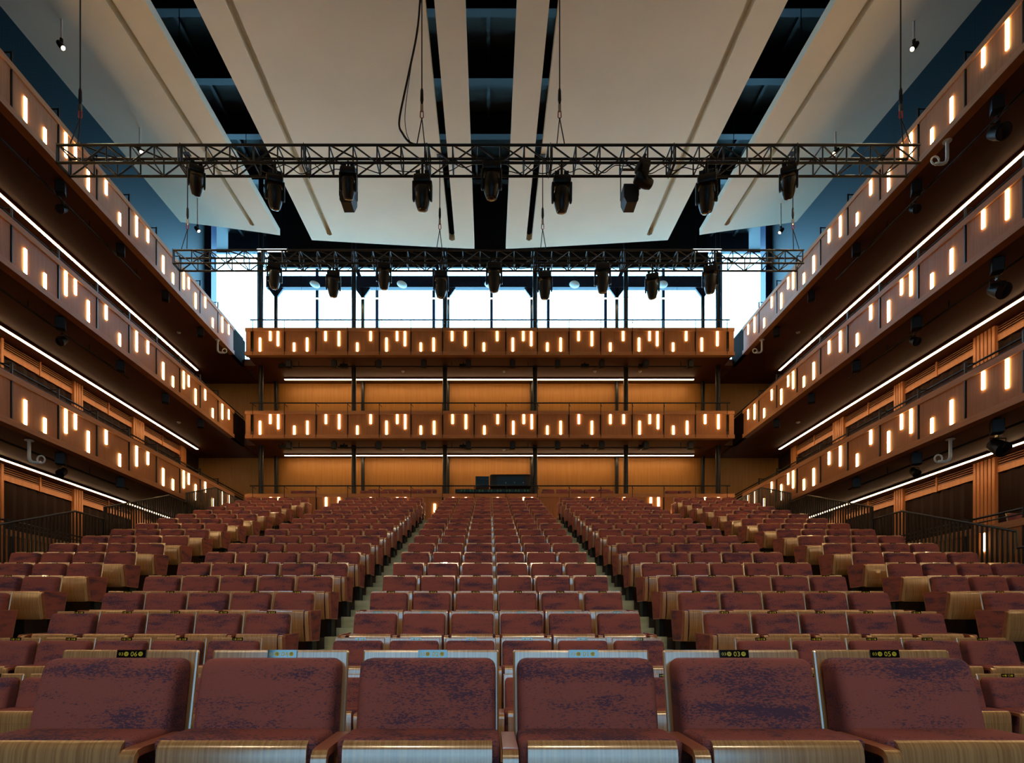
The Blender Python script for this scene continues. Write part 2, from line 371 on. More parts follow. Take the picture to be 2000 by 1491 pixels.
roof = MB().box(-13.9, 13.9, Y_FRONT - .3, Y_G + .3, Z_TOP, Z_TOP + .3).build('ceiling', M_ROOF); tag(roof, kind='structure')
for i in range(12):
    y = 4.2 + i*2.15
    MB().box(-12, 12, y - .12, y + .12, Z_TOP - .75, Z_TOP - .001).build('roof_beam', M_ROOF, roof)
for i in range(23):
    x = -11.3 + i*1.027
    MB().box(x - .05, x + .05, Y_FRONT, Y_G, Z_TOP - .16, Z_TOP - .002).build('deck_rib', M_ROOF, roof)
for x in (-6.9, 7.0):
    MB().tube([(x + .2, 2, Z_TOP - 1.35), (x + .2, 23.5, Z_TOP - 1.35)], .26, 14).build('air_duct', M_ROOF, roof, True)
MB().box(-9.1, 9.1, 24.90, 25.0, 15.02 + ZC, Z_TOP - .002).build('bulkhead_beam', M_ROOF, roof)

w1 = MB().box(-13.6, 13.6, Y_G, Y_G + .12, LEV[3] - .2, LEV[3] + .5).box(-13.6, 13.6, Y_G, Y_G + .12, Z_TOP - .1, Z_TOP).build('window_1', M_BLUEBEAM); tag(w1, kind='structure')
mx = [X(px, Y_G) for px in (505, 619, 736, 847, 960, 1071, 1183, 1296, 1408)]
edges = [-13.6] + mx + [13.6]
for i in range(len(edges) - 1):
    MB().box(edges[i] + .07, edges[i+1] - .07, Y_G + .05, Y_G + .06, LEV[3] + .5, Z_TOP - .1).build('pane', M_GLASS, w1)
for x in mx:
    MB().box(x - .07, x + .07, Y_G, Y_G + .14, LEV[3] + .5, Z_TOP - .1).build('mullion', M_BLUEBEAM, w1)
# ------------------------------------------------------------------ side wall bays: batten piers, louvres, head beams, curtains
PIERS = [(23.4, .40), (20.4, .66), (17.4, .40), (14.4, .66), (11.4, .40), (8.4, .66)]
wn_ = 3
for s in (-1, 1):
    wall = bpy.data.objects['wall_left' if s < 0 else 'wall_right']
    xin = W_W - .001
    for lv, (z0, z1) in enumerate(((Z_GAL, LEV[1]), (LEV[1] + .26, LEV[2]))):
        for (yc, wd) in PIERS:
            n = 6 if wd > .5 else 4; bw = wd / n
            for i in range(n):
                y0 = yc - wd/2 + i*bw
                MB().box(s*(xin-.16), s*xin, y0, y0 + bw*.72, z0, z1).build('batten', M_BATTEN, wall)
        for b in range(len(PIERS) - 1):
            ya = PIERS[b+1][0] + PIERS[b+1][1]/2; yb = PIERS[b][0] - PIERS[b][1]/2
            w = MB().box(s*(xin-.10), s*(xin-.02), ya, yb, z1 - .37, z1 - .23).build('window_%d' % wn_, M_BATTEN); wn_ += 1; tag(w, kind='structure')
            for i in range(4):
                MB().box(s*(xin-.09), s*(xin-.03), ya, yb, z1 - .22 + i*.055, z1 - .195 + i*.055).build('slat', M_LOUVRE, w)
            ym = (ya + yb) / 2
            MB().box(s*(xin-.12), s*(xin-.02), ym - .025, ym + .025, z1 - .39, z1 - .002).build('mullion', M_BATTEN, w)
            nb = int((yb - ya) / .17); vs = []; fs = []
            for i in range(nb + 1):
                y = ya + (yb - ya)*i/nb; x = s*(xin - (.03 if i % 2 else .075))
                vs += [(x, y, z0), (x, y, z1 - .375)]
            for i in range(nb): fs.append((2*i, 2*i+2, 2*i+3, 2*i+1))
            MB().add(vs, fs).build('curtain', M_CURTAIN, w)

# ------------------------------------------------------------------ balconies
FH = 1.0
def tube_span(kind, zb):
    lo, hi = zb + .125, zb + FH - .135
    return {'A': (lo, lo + .50), 'D': (lo, lo + .32), 'B': (hi - .34, hi), 'C': (hi - .53, hi)}[kind]
SIDE_PAT = [[('C', .25), ('B', .66)], [('B', .26), ('D', .68)], [('C', .17), ('B', .41), ('A', .75)], [('A', .265), ('D', .68)]]
def side_balcony(s, lv, zb, slab=True, label='', name='balcony', depth=Y_W):
    T = thing(name, label, 'balcony', (s*W_F, Y_B, zb))
    o = Vector((s*W_F, Y_B, zb))
    def L(mb, nm, mat, sm=False, par=T):
        mb.v = [tuple(Vector(v) - o) for v in mb.v]; return mb.build(nm, mat, par, sm)
    if slab: L(MB().box(s*(W_F+.02), s*W_W, -3, depth, zb, zb + .25), 'soffit', M_SOFFIT)
    f0, f1 = W_F, W_F + .05
    L(MB().box(s*(f1+.01), s*(f1+.09), -3, 22.25, zb + .02, zb + FH - .02), 'backing', M_RETURN)
    L(MB().box(s*(f0-.03), s*(f1+.12), -3, 22.25, zb - .02, zb + .115), 'bottom_rail', M_TRIM)
    L(MB().box(s*(f0-.03), s*(f1+.16), -3, 22.25, zb + FH - .125, zb + FH), 'top_rail', M_TRIM)
    L(MB().box(s*f0, s*(f1+.1), 22.25, 23.3, zb, zb + FH - .04), 'return_panel', M_RETURN)
    y = 22.25
    for n in range(14):
        y1 = y; y0 = y - 1.296; y = y0
        c = Vector((s*f0, (y0+y1)/2, zb + FH/2))
        pb = MB().box(s*f0 - c.x, s*f1 - c.x, y0 + .035 - c.y, y1 - .035 - c.y, zb + .116 - c.z, zb + FH - .126 - c.z)
        p = pb.build('fascia_panel', M_VENEER, T, False, c - o)
        for k, t in SIDE_PAT[n % 4]:
            if name == 'gallery_parapet' and k != 'B': continue
            a, b = tube_span(k, zb); yy = y0 + t*1.296 - c.y
            MB().box(s*(f0-.022) - c.x, s*f0 - c.x, yy - .032, yy + .032, a - c.z, b - c.z).build('light_tube', M_TUBE, p)
        L(MB().box(s*(f0-.02), s*(f0+.02), y0 - .012, y0 + .012, zb - .0, zb + FH + .23), 'rail_post', M_STEEL)
        L(MB().box(s*(f0-.02), s*(f0+.21), y0 - .008, y0 + .008, zb + FH + .205, zb + FH + .225), 'rail_bracket', M_BLACK)
    L(MB().tube([(s*(f0+.20), -3, zb + FH + .22), (s*(f0+.20), 23.6, zb + FH + .22)], .021, 8), 'handrail', M_BLACK, True)
    L(MB().tube([(s*(f0+.20), -3, zb + FH + .13), (s*(f0+.20), 23.6, zb + FH + .13)], .014, 8), 'inner_rail', M_BLACK, True)
    return T
LNAME = {1: 'lowest', 2: 'middle', 3: 'uppermost'}
for s, sd in ((-1, 'left'), (1, 'right')):
    for lv in (1, 2, 3):
        side_balcony(s, lv, LEV[lv], True, '%s %s side balcony with glowing tubes in its veneered front' % (LNAME[lv], sd), 'side_balcony')
    # low gallery front beside the stalls
    T = side_balcony(s, 0, Z_GAL, False, 'low %s gallery front half hidden behind the black stall railing' % sd, 'gallery_parapet')

BACK = {3: [(508,'A'),(528,'B'),(543,'C'),(574.5,'D'),(600,'A'),(636,'B'),(662,'C'),(698,'D'),(724,'B'),(755,'A'),(775.5,'B'),(791,'C'),(822,'D'),(847,'A'),(883,'B'),(909,'C'),(945,'D'),(971,'B'),(1001.5,'A'),(1022,'B'),(1037.5,'C'),(1069,'D'),(1095,'A'),(1130,'B'),(1156,'C'),(1192,'D'),(1217,'B'),(1248,'A'),(1268.6,'B'),(1283.6,'C'),(1314.6,'D'),(1340,'B'),(1370.5,'A'),(1401,'C')],
        2: [(508,'A'),(528,'B'),(543.5,'C'),(575,'D'),(600.5,'A'),(636.6,'B'),(662.5,'C'),(698,'D'),(724,'B'),(755,'A'),(776,'B'),(791.5,'C'),(822,'D'),(848,'A'),(884,'B'),(910,'C'),(946,'D'),(972,'B'),(1002.5,'A'),(1023,'B'),(1038.6,'C'),(1069,'D'),(1095,'A'),(1130.5,'B'),(1156,'A'),(1192,'B'),(1218,'B'),(1249,'A'),(1269,'B'),(1285,'C'),(1315,'D'),(1342,'A'),(1377,'B'),(1403,'C')],
        1: [(529,'B'),(544.5,'C'),(637,'B'),(662,'C'),(724,'B'),(776,'B'),(792,'C'),(849,'A'),(885,'B'),(910,'C'),(972,'B'),(1002,'A'),(1023,'B'),(1039,'C'),(1096,'A'),(1131,'B'),(1157,'C'),(1219,'B'),(1271,'B'),(1286,'C'),(1315,'D'),(1342,'A'),(1377,'B'),(1403,'C')]}
def back_balcony(lv, zb, label, name):
    o = Vector((0.04, Y_B, zb)); T = thing(name, label, 'balcony', o)
    def L(mb, nm, mat, sm=False):
        mb.v = [tuple(Vector(v) - o) for v in mb.v]; return mb.build(nm, mat, T, sm)
    xl, xr = -9.02, 9.12
    if lv > 1:
        L(MB().box(xl + .04, xr - .04, Y_B + .02, Y_W, zb, zb + .25).box(-W_F, xl + .04, Y_B + .9, Y_W, zb, zb + .25).box(xr - .04, W_F, Y_B + .9, Y_W, zb, zb + .25), 'soffit', M_SOFFIT)
        if lv == 3: L(MB().box(-W_W + .001, W_W - .001, Y_W + .001, 26.2, zb, zb + .25).box(-13.6, 13.6, 26.2, Y_G + .1, zb, zb + .25), 'foyer_slab', M_CLOUD)
    bot = zb if lv > 1 else 4.9
    L(MB().box(xl + .05, xr - .05, Y_B + .06, Y_B + .14, bot + .02, zb + FH - .02), 'backing', M_RETURN)
    L(MB().box(xl, xr, Y_B - .03, Y_B + .16, zb - .02, zb + .115), 'bottom_rail', M_TRIM)
    L(MB().box(xl, xr, Y_B - .03, Y_B + .20, zb + FH - .125, zb + FH), 'top_rail', M_TRIM)
    for a in (xl + .02, xr - .2): L(MB().box(a, a + .18, Y_B, Y_B + .05, zb + .116, zb + FH - .126), 'end_panel', M_TRIM)
    d = [X(494 + 61.73*i, Y_B) for i in range(16)]
    for i in range(15):
        c = Vector(((d[i]+d[i+1])/2, Y_B, zb + FH/2))
        p = MB().box(d[i] + .025 - c.x, d[i+1] - .025 - c.x, 0, .05, zb + .116 - c.z, zb + FH - .126 - c.z).build('fascia_panel', M_VENEER, T, False, c - o)
        for px, k in BACK[lv]:
            xx = X(px, Y_B)
            if d[i] < xx < d[i+1]:
                a, b = tube_span(k, zb)
                MB().box(xx - .032 - c.x, xx + .032 - c.x, -.022, 0, a - c.z, b - c.z).build('light_tube', M_TUBE, p)
    for x in d:
        L(MB().box(x - .010, x + .010, Y_B - .032, Y_B - .012, zb, zb + FH + .28), 'rail_post', M_BLACK)
        L(MB().bar((x, Y_B - .02, zb + FH + .26), (x + .07, Y_B + .12, zb + FH + .2), .014), 'rail_bracket', M_BLACK)
    L(MB().tube([(d[0] - .1, Y_B - .02, zb + FH + .29), (d[-1] + .1, Y_B - .02, zb + FH + .29)], .024, 8), 'handrail', M_BLACK, True)
    return T
back_balcony(3, LEV[3], 'uppermost rear balcony below the bright window with glowing tubes in front', 'rear_balcony')
back_balcony(2, LEV[2], 'lower rear balcony between two long light lines with glowing tubes', 'rear_balcony')
back_balcony(1, LEV[1], 'rear stalls parapet behind the last seat row, partly hidden glowing tubes', 'rear_parapet')

# ------------------------------------------------------------------ long LED lines
def led(name, label, p, q, drop=.0, cat='light line'):
    p, q = Vector(p), Vector(q); T = thing(name, label, cat, (p+q)/2); c = (p+q)/2
    d = (q-p)
    if abs(d.x) > abs(d.y):
        h = MB().box(-d.x/2 - .01, d.x/2 + .01, -.05, .05, .0, .055 + drop); e = MB().box(-d.x/2, d.x/2, -.036, .036, -.014, 0)
    else:
        h = MB().box(-.05, .05, -abs(d.y)/2 - .01, abs(d.y)/2 + .01, .0, .055); e = MB().box(-.036, .036, -abs(d.y)/2, abs(d.y)/2, -.014, 0)
    h.build('housing', M_BLACK if drop else M_SOFFIT, T); e.build('diffuser', M_LED, T)
    return T
for s, sd in ((-1, 'left'), (1, 'right')):
    for lv in (1, 2, 3):
        led('linear_light', 'long warm light line under the %s %s side balcony' % (LNAME[lv], sd), (s*11.37, 0, LEV[lv] - .055), (s*11.37, 23.5, LEV[lv] - .055))
for lv, t in ((2, 'lower'), (3, 'uppermost')):
    led('linear_light', 'long warm light line under the %s rear balcony' % t, (-8.25, 24.35, LEV[lv] - .055), (8.31, 24.35, LEV[lv] - .055))
T = led('linear_light', 'thin light line hanging across the bright rear window', (-8.25, 24.35, 13.43 + ZC), (8.31, 24.35, 13.43 + ZC), -.03)
for i in range(6):
    x = -7.6 + i*3.04
    MB().tube([(x, 0, .05), (x, 0, Z_TOP - 13.43 - ZC)], .006, 5).build('hanger', M_BLACK, T)

# ------------------------------------------------------------------ columns and top-level steel
CX = [-8.79, -5.20, -1.68, 1.80, 5.31, 8.87]
CN = ['leftmost', 'second from left', 'third from left', 'third from right', 'second from right', 'rightmost']
for i, x in enumerate(CX):
    T = thing('column', 'slim black column behind rear balcony rails, %s of the front row' % CN[i], 'column', (x, 23.25, Z_REAR), 'front rear columns')
    MB().tube([(0,0,0), (0,0,Z_TOP - Z_REAR)], .09, 16).build('shaft', M_COLUMN, T, True)
    MB().tube([(0,0,0), (0,0,.03)], .15, 16).build('base_plate', M_COLUMN, T, True)
    x2 = (x - .04)*.993 + .04
    T = thing('column', 'slim black column close to the rear wall, %s of its row' % CN[i], 'column', (x2, 24.72, Z_REAR), 'rear wall columns')
    MB().tube([(0,0,0), (0,0,14.05 + ZC - Z_REAR)], .075, 16).build('shaft', M_COLUMN, T, True)
    h = 14.05 + ZC - Z_REAR
    MB().prism([(-.07, h-.36), (.07, h-.36), (.32, h-.02), (-.32, h-.02)], 'y', -.05, .05).build('bracket', M_BLUEBEAM, T)
    if i in (1, 2, 3, 4):
        sg = 1 if i < 3 else -1
        MB().bar((0, 0, h + .1), (-sg*.34, -.1, h + 1.05), .16, .1, (0,1,0)).build('knee_brace', M_BLUEBEAM, T)
tb = MB().box(-9.1, 9.1, 24.60, 24.84, 14.03 + ZC, 14.49 + ZC).build('transom_beam', M_BLUEBEAM)
tag(tb, 'deep blue steel beam across the top of the rear columns', 'beam', kind='structure')
for i, px in enumerate((615, 785, 956, 1122, 1294)):
    x = X(px, 24.2)
    T = thing('disc_pendant', 'white disc pendant before the blue beam, %s' % ['leftmost of five', 'second from left', 'middle of five', 'second from right', 'rightmost of five'][i], 'pendant', (x, 24.2, Z(556, 24.2)), 'disc pendants')
    MB().lathe([(.02,-.04), (.14,-.035), (.205,0), (.195,.025), (.08,.05), (.02,.06)], 24, Matrix.Rotation(math.radians(-9), 4, 'X') @ Matrix.Rotation(math.radians(10), 4, 'Y')).build('disc', M_WHITE, T, True)
    MB().tube([(0,0,.04), (0,0,2.2)], .006, 5).build('cord', M_BLACK, T)
for px0, px1, t in ((503, 560, 'left'), (1354, 1408, 'right')):
    y = 22.0; x0, x1 = X(px0, y), X(px1, y); z = Z(488, y)
    T = thing('tube_lamp', 'short cool white tube lamp under the roof, %s side' % t, 'lamp', ((x0+x1)/2, y, z))
    MB().box((x0-x1)/2, (x1-x0)/2, -.05, .05, -.05, .0).build('tube', M_COOL, T)
    MB().box((x0-x1)/2 - .03, (x1-x0)/2 + .03, -.06, .06, .0, .05).build('housing', M_BLACK, T)
    for xx in ((x0-x1)/2 + .1, (x1-x0)/2 - .1):
        MB().tube([(xx, 0, .05), (xx, 0, Z_TOP - z)], .008, 5).build('rod', M_BLACK, T)

# ------------------------------------------------------------------ hanging ceiling panels with slots
def lerp(a, b, t): return a + (b-a)*t
def cloud(label, xs, slots, zfun, y0, y1, thick=.22):
    # xs: (x_left, x_right); slots: list of (xc, half width, y_end)
    xl, xr = xs; T = thing('ceiling_panel', label, 'ceiling panel', ((xl+xr)/2, (y0+y1)/2, zfun((xl+xr)/2, (y0+y1)/2)))
    o = Vector(T.location)
    xcuts = {xl, xr}
    for xc, hw, ye in slots: xcuts |= {xc-hw, xc-hw*.5, xc+hw*.5, xc+hw}
    n = 24
    for i in range(1, n):
        x = lerp(xl, xr, i/n)
        if all(abs(x-c) > .1 for c in xcuts): xcuts.add(x)
    xc_ = sorted(xcuts); ycuts = set(lerp(y0, y1, i/26) for i in range(27))
    for xc, hw, ye in slots: ycuts |= {ye, ye - hw*.5, ye - hw}
    yc_ = sorted(ycuts)
    mb = MB(); idx = {}
    def V(i, j, t):
        if (i, j, t) not in idx:
            idx[(i, j, t)] = len(mb.v); x, y = xc_[i], yc_[j]; mb.v.append((x - o.x, y - o.y, zfun(x, y) + t*thick - o.z))
        return idx[(i, j, t)]
    def solid(i, j):
        if i < 0 or j < 0 or i >= len(xc_)-1 or j >= len(yc_)-1: return False
        xm, ym = (xc_[i]+xc_[i+1])/2, (yc_[j]+yc_[j+1])/2
        for xc, hw, ye in slots:
            if abs(xm-xc) < hw and ym < ye:
                if ym > ye - hw*.5 and abs(xm-xc) > hw*.5: continue
                if ym > y0 + .5: return False
        return True
    for i in range(len(xc_)-1):
        for j in range(len(yc_)-1):
            if not solid(i, j): continue
            a, b, c, d = (i,j), (i+1,j), (i+1,j+1), (i,j+1)
            mb.f.append((V(*a,0), V(*d,0), V(*c,0), V(*b,0))); mb.f.append((V(*a,1), V(*b,1), V(*c,1), V(*d,1)))
            for (p, q, di, dj) in ((a,b,0,-1), (b,c,1,0), (c,d,0,1), (d,a,-1,0)):
                if not solid(i+di, j+dj): mb.f.append((V(*p,0), V(*q,0), V(*q,1), V(*p,1)))
    mb.m = [0]*len(mb.f)
    mb.build('panel', M_CLOUD, T, True)
    for xc, hw, ye in slots:
        if abs(xc) > 3:
            n2 = 14; vs = []; fs = []
            for q in range(n2 + 1):
                y = lerp(y0 + .5, ye + .02, q/n2)
                for dx in (-hw - .02, hw + .02): vs += [(xc + dx - o.x, y - o.y, zfun(xc + dx, y) + thick - o.z + .002), (xc + dx - o.x, y - o.y, zfun(xc + dx, y) + thick - o.z + .03)]
            for q in range(n2):
                a = 4*q; b = a + 4; fs += [(a, b, b+2, a+2), (a+1, a+3, b+3, b+1), (a, a+1, b+1, b), (a+2, b+2, b+3, a+3)]
            MB().add(vs, fs).build('slot_cover', M_CLOUD, T)
    for yy in (y1 - 1.2, (y0+y1)/2 + 3, y0 + 2):
        for xx in (xl + .7, xr - .7):
            MB().tube([(xx-o.x, yy-o.y, zfun(xx,yy)+thick-o.z), (xx-o.x, yy-o.y, Z_TOP - .6 - o.z)], .012, 5).build('hanger', M_BLACK, T)
    return T
def zc_in(x, y):    # the two middle panels: convex towards the axis, tips rising to the rear
    u = min(1, max(0, (abs(x - .05) - .57) / 5.8)); a = 13.60 + .03*(y-13)/8.5; b = 13.49 + .45*(y-13)/8.5
    return ZC + lerp(a, b, u**1.15) 
def zc_out(x, y):
    u = min(1, max(0, (abs(x) - 7.28) / 3.4)); a = 13.29 + .43*(y-13)/8; b = 13.66 + .52*(y-13)/8
    return ZC + lerp(a, b, u**.9)
cloud('broad pale hanging ceiling panel, left of the central gap', (-6.31, -.50), [(-5.57, .09, 21.15), (-1.27, .10, 21.1)], zc_in, 4, 21.5)
cloud('broad pale hanging ceiling panel, right of the central gap', (.62, 6.41), [(5.64, .09, 21.15), (1.42, .10, 21.1)], zc_in, 4, 21.5)
cloud('outer pale hanging ceiling panel along the left navy wall', (-10.69, -7.24), [(-8.05, .08, 20.55)], zc_out, 4, 20.9)
cloud('outer pale hanging ceiling panel along the right navy wall', (7.33, 10.69), [(8.12, .08, 20.55)], zc_out, 4, 20.9)

# ------------------------------------------------------------------ lighting trusses
TS = .37
def truss(label, Yf, zb, half):
    T = thing('lighting_truss', label, 'truss', (0, Yf, zb))
    n = 7; seg = 2*half/n
    r = .027
    chord = MB().tube([(0,0,0), (seg - .004,0,0)], r, 10).mesh('chord', M_TRUSS, True)
    bays = 5; bw = (seg - .08) / bays
    post = MB().tube([(0,0,0), (0,0,TS)], .0165, 6).mesh('brace', M_TRUSS, True)
    dup = MB().tube([(0,0,0), (bw,0,TS)], .0165, 6).mesh('brace', M_TRUSS, True)
    ddn = MB().tube([(0,0,TS), (bw,0,0)], .0165, 6).mesh('brace', M_TRUSS, True)
    cross = MB().tube([(0,0,0), (0,TS,0)], .0165, 6).mesh('brace', M_TRUSS, True)
    cdi = MB().tube([(0,0,0), (bw,TS,0)], .0165, 6).mesh('brace', M_TRUSS, True)
    plate = MB().box(-.004, .004, -.03, TS + .03, -.03, .03).mesh('coupler', M_TRUSS)
    for k in range(n):
        S = put('truss_section', MB().box(0, .012, -.03, .03, -.03, TS+.03).box(0, .012, TS-.03, TS+.03, -.03, TS+.03).box(0,.012,-.03,TS+.03,-.03,.01).mesh('truss_section', M_TRUSS), T, (-half + k*seg, 0, 0))
        for y in (0, TS):
            for z in (0, TS): put('chord', chord, S, (0, y, z))
        for i in range(bays + 1):
            x = .04 + i*bw
            for y in (0, TS): put('brace', post, S, (x, y, 0))
            for z in (0, TS): put('brace', cross, S, (x, 0, z))
            if i < bays:
                put('brace', dup if i % 2 else ddn, S, (x, 0, 0)); put('brace', ddn if i % 2 else dup, S, (x, TS, 0))
                if i % 2: put('brace', cdi, S, (x, 0, TS))
    return T
Y1, Z1 = 12.5, 9.71 + ZC
Y2, Z2 = 17.1, 10.43 + ZC
truss('near black box truss spanning the hall below the ceiling panels', Y1, Z1, 8.97)
truss('far black box truss hanging in front of the rear window', Y2, Z2, 8.97)

def hoist(label, x, y, zb, red=True):
    T = thing('hoist_chain', label, 'chain', (x, y + TS/2, zb + TS), 'truss hoists')
    zz_ = min(zc_in(x, y), zc_out(x, y)) if 6.4 < abs(x) < 7.2 else (zc_in(x, y) if abs(x) < 6.4 else zc_out(x, y)); top = zz_ - zb - TS - .01
    MB().box(-.08, .08, -.08, .08, top - .012, top).build('ceiling_plate', M_STEEL, T)
    MB().tube([(0,0,1.35), (0,0,top)], .014, 6).build('chain', M_STEEL, T, True)
    MB().tube([(0,0,1.0), (0,0,1.1), (0,0,1.3), (0,0,1.36)], [.02,.036,.03,.012], 8).build('hook', M_BLACK, T, True)
    MB().box(-.03, .03, -.02, .02, .86, 1.0).build('turnbuckle', M_CHROME, T)
    MB().tube([(-.028,0,.86), (-.034,0,.74), (0,0,.7), (.034,0,.74), (.028,0,.86)], .012, 6).build('shackle', M_RED if red else M_CHROME, T, True)
    for sx in (-1, 1):
        MB().tube([(0, 0, .72), (sx*.075, -TS/2, .05), (sx*.08, -TS/2, -.02)], .012, 6).build('sling', M_BLACK, T, True)
for px, t in ((145, 'leftmost on the near truss'), (822, 'left of centre on the near truss'), (1095, 'right of centre on the near truss'), (1771, 'rightmost on the near truss')):
    hoist('hoist chain with sling, %s' % t, X(px, Y1), Y1, Z1)
for px, t in ((360, 'leftmost on the far truss'), (858, 'left of centre on the far truss'), (1061, 'right of centre on the far truss'), (1555, 'rightmost on the far truss')):
    hoist('hoist chain with sling, %s' % t, X(px, Y2), Y2, Z2)

def cable(name, label, pts, r=.012, mat=None):
    P = [Vector(p) for p in pts]; out = []
    for i in range(len(P)-1):
        p0, p1, p2, p3 = P[max(i-1,0)], P[i], P[i+1], P[min(i+2, len(P)-1)]
        for k in range(8):
            t = k/8; out.append(.5*((2*p1) + (p2-p0)*t + (2*p0-5*p1+4*p2-p3)*t*t + (3*p1-p0-3*p2+p3)*t**3))
    out.append(P[-1])
    c = P[0]; o = MB().tube([p - c for p in out], r, 6).build(name, mat or M_BLACK, None, True, c)
    return tag(o, label, 'cable')
def tp(px, py, Y): return (X(px, Y), Y, Z(py, Y))
cable('power_cable', 'thick black power cable looping down onto the near truss', [tp(822,-24,12.7), tp(815,60,12.7), tp(797,150,12.7), tp(780,235,12.7), tp(787,262,12.7), tp(805,281,12.7), tp(835,282,12.7)], .022)
cable('signal_cable', 'thin cable hanging beside the looping power cable', [tp(826,-22,12.75), tp(806,110,12.75), tp(792,210,12.75), tp(793,255,12.75), tp(803,282,12.75)], .008)
rc = random.Random(3)
for i in range(16):
    x0 = 340 + i*68; pts = []
    for k in range(5):
        pts.append(tp(x0 + k*22, 318 + (0 if k % 4 == 0 else rc.uniform(4, 22)), 12.62))
    cable('truss_cable', 'slack cable bundle sagging inside the near truss, %s from the left' % ORD[i+1], pts, .009)
for i in range(9):
    x0 = 520 + i*95; pts = []
    for k in range(5):
        pts.append(tp(x0 + k*20, 516 + (0 if k % 4 == 0 else rc.uniform(3, 14)), 17.2))
    cable('truss_cable', 'slack cable bundle sagging inside the far truss, %s from the left' % ORD[i+1], pts, .010)

# ------------------------------------------------------------------ moving heads
mh_mesh = {}
def moving_head(label, px, top_py, bot_py, Y, pan, tilt, group):
    z_top = Z(top_py, Y); z_bot = Z(bot_py, Y); h = z_top - z_bot; k = h / .72
    T = thing('moving_head_light', label, 'stage light', (X(px, Y), Y, z_top), group, rz=pan)
    T.scale = (k, k, k)
    if not mh_mesh:
        mh_mesh['clamp'] = MB().box(-.03,.03,-.03,.03,-.02,.10).tube([(-.05,0,.1),(.05,0,.1)], .04, 8).mesh('clamp', M_BLACK)
        b = rbox(-.19,.19,-.15,.15,-.20,-.02,.04,2); mh_mesh['base'] = MB().bm(b).mesh('base', M_FIXTURE, True)
        b = rbox(-.026,.026,-.09,.09,-.55,-.14,.022,2,4)
        for v in b.verts:
            if v.co.z < -.3: v.co.y *= 1 - .5*(-.3 - v.co.z)/.25
        mh_mesh['arm'] = MB().bm(b).mesh('yoke_arm', M_FIXTURE, True)
        mh_mesh['head'] = MB().lathe([(.06,.22),(.14,.20),(.168,.10),(.168,-.02),(.155,-.14),(.115,-.26)], 20).mesh('head', M_FIXTURE, True)
        mh_mesh['lens'] = MB().lathe([(.10,-.255),(.09,-.275),(.05,-.288),(.01,-.292)], 20).mesh('lens', M_LENS, True)
    if z_top < (Z1 if Y < 15 else Z2) - .1: MB().tube([(0,0,.05),(0,0,((Z1 if Y < 15 else Z2) - z_top + .03)/k)], .03, 8).build('drop_pipe', M_FIXTURE, T)
    put('clamp', mh_mesh['clamp'], T, (-.1,0,0)); put('clamp', mh_mesh['clamp'], T, (.1,0,0))
    put('base', mh_mesh['base'], T); put('yoke_arm', mh_mesh['arm'], T, (-.195,0,0)); put('yoke_arm', mh_mesh['arm'], T, (.195,0,0))
    hd = put('head', mh_mesh['head'], T, (0,0,-.46), (tilt,0,0)); put('lens', mh_mesh['lens'], hd)
N1 = [(384,326,378,.5,.75),(537,345,405,.3,.3),(680,330,386,.1,.35),(825,345,408,0,.15),(960,320,386,0,.1),(1097,347,412,0,.1),(1255,318,372,-1.35,1.25),(1380,345,412,-.3,.3),(1540,328,384,-.45,.7)]
for i, (px, a, b, pan, tilt) in enumerate(N1):
    moving_head('black moving-head stage light under the near truss, %s from the left' % ORD[i+1], px, a, b, 12.5, pan, tilt, 'near truss lights')
N2 = [(536,515,562),(651,531,578),(750,515,563),(861,531,580),(965,515,568),(1064,533,582),(1177,517,570),(1274,536,582),(1387,521,571)]
for i, (px, a, b) in enumerate(N2):
    moving_head('black moving-head stage light under the far truss, %s from the left' % ORD[i+1], px, a, b, 17.1, (4-i)*.09, .12 + .1*(i % 3), 'far truss lights')

def wedge_speaker(label, px, py, Y, flip):
    T = thing('wedge_speaker', label, 'loudspeaker', (X(px, Y), Y, Z(py, Y)))
    MB().prism([(-.17,.19), (.15,.19), (.15,-.08), (.09,-.2), (-.13,-.2), (-.17,-.05)] if not flip else [(.17,.19), (-.15,.19), (-.15,-.08), (-.09,-.2), (.13,-.2), (.17,-.05)], 'y', -.16, .16).build('cabinet', M_SPEAKER, T)
    for sx in (-.19, .18):
        MB().box(sx, sx+.012, -.03, .03, -.05, .62).build('bracket', M_BLACK, T)
    MB().box(-.19, .192, -.03, .03, .60, .612).build('bracket_top', M_BLACK, T)
wedge_speaker('black wedge loudspeaker below the near truss, left of centre', 681, 387, 12.9, False)
wedge_speaker('black wedge loudspeaker below the near truss, right of centre', 1229, 387, 12.9, True)

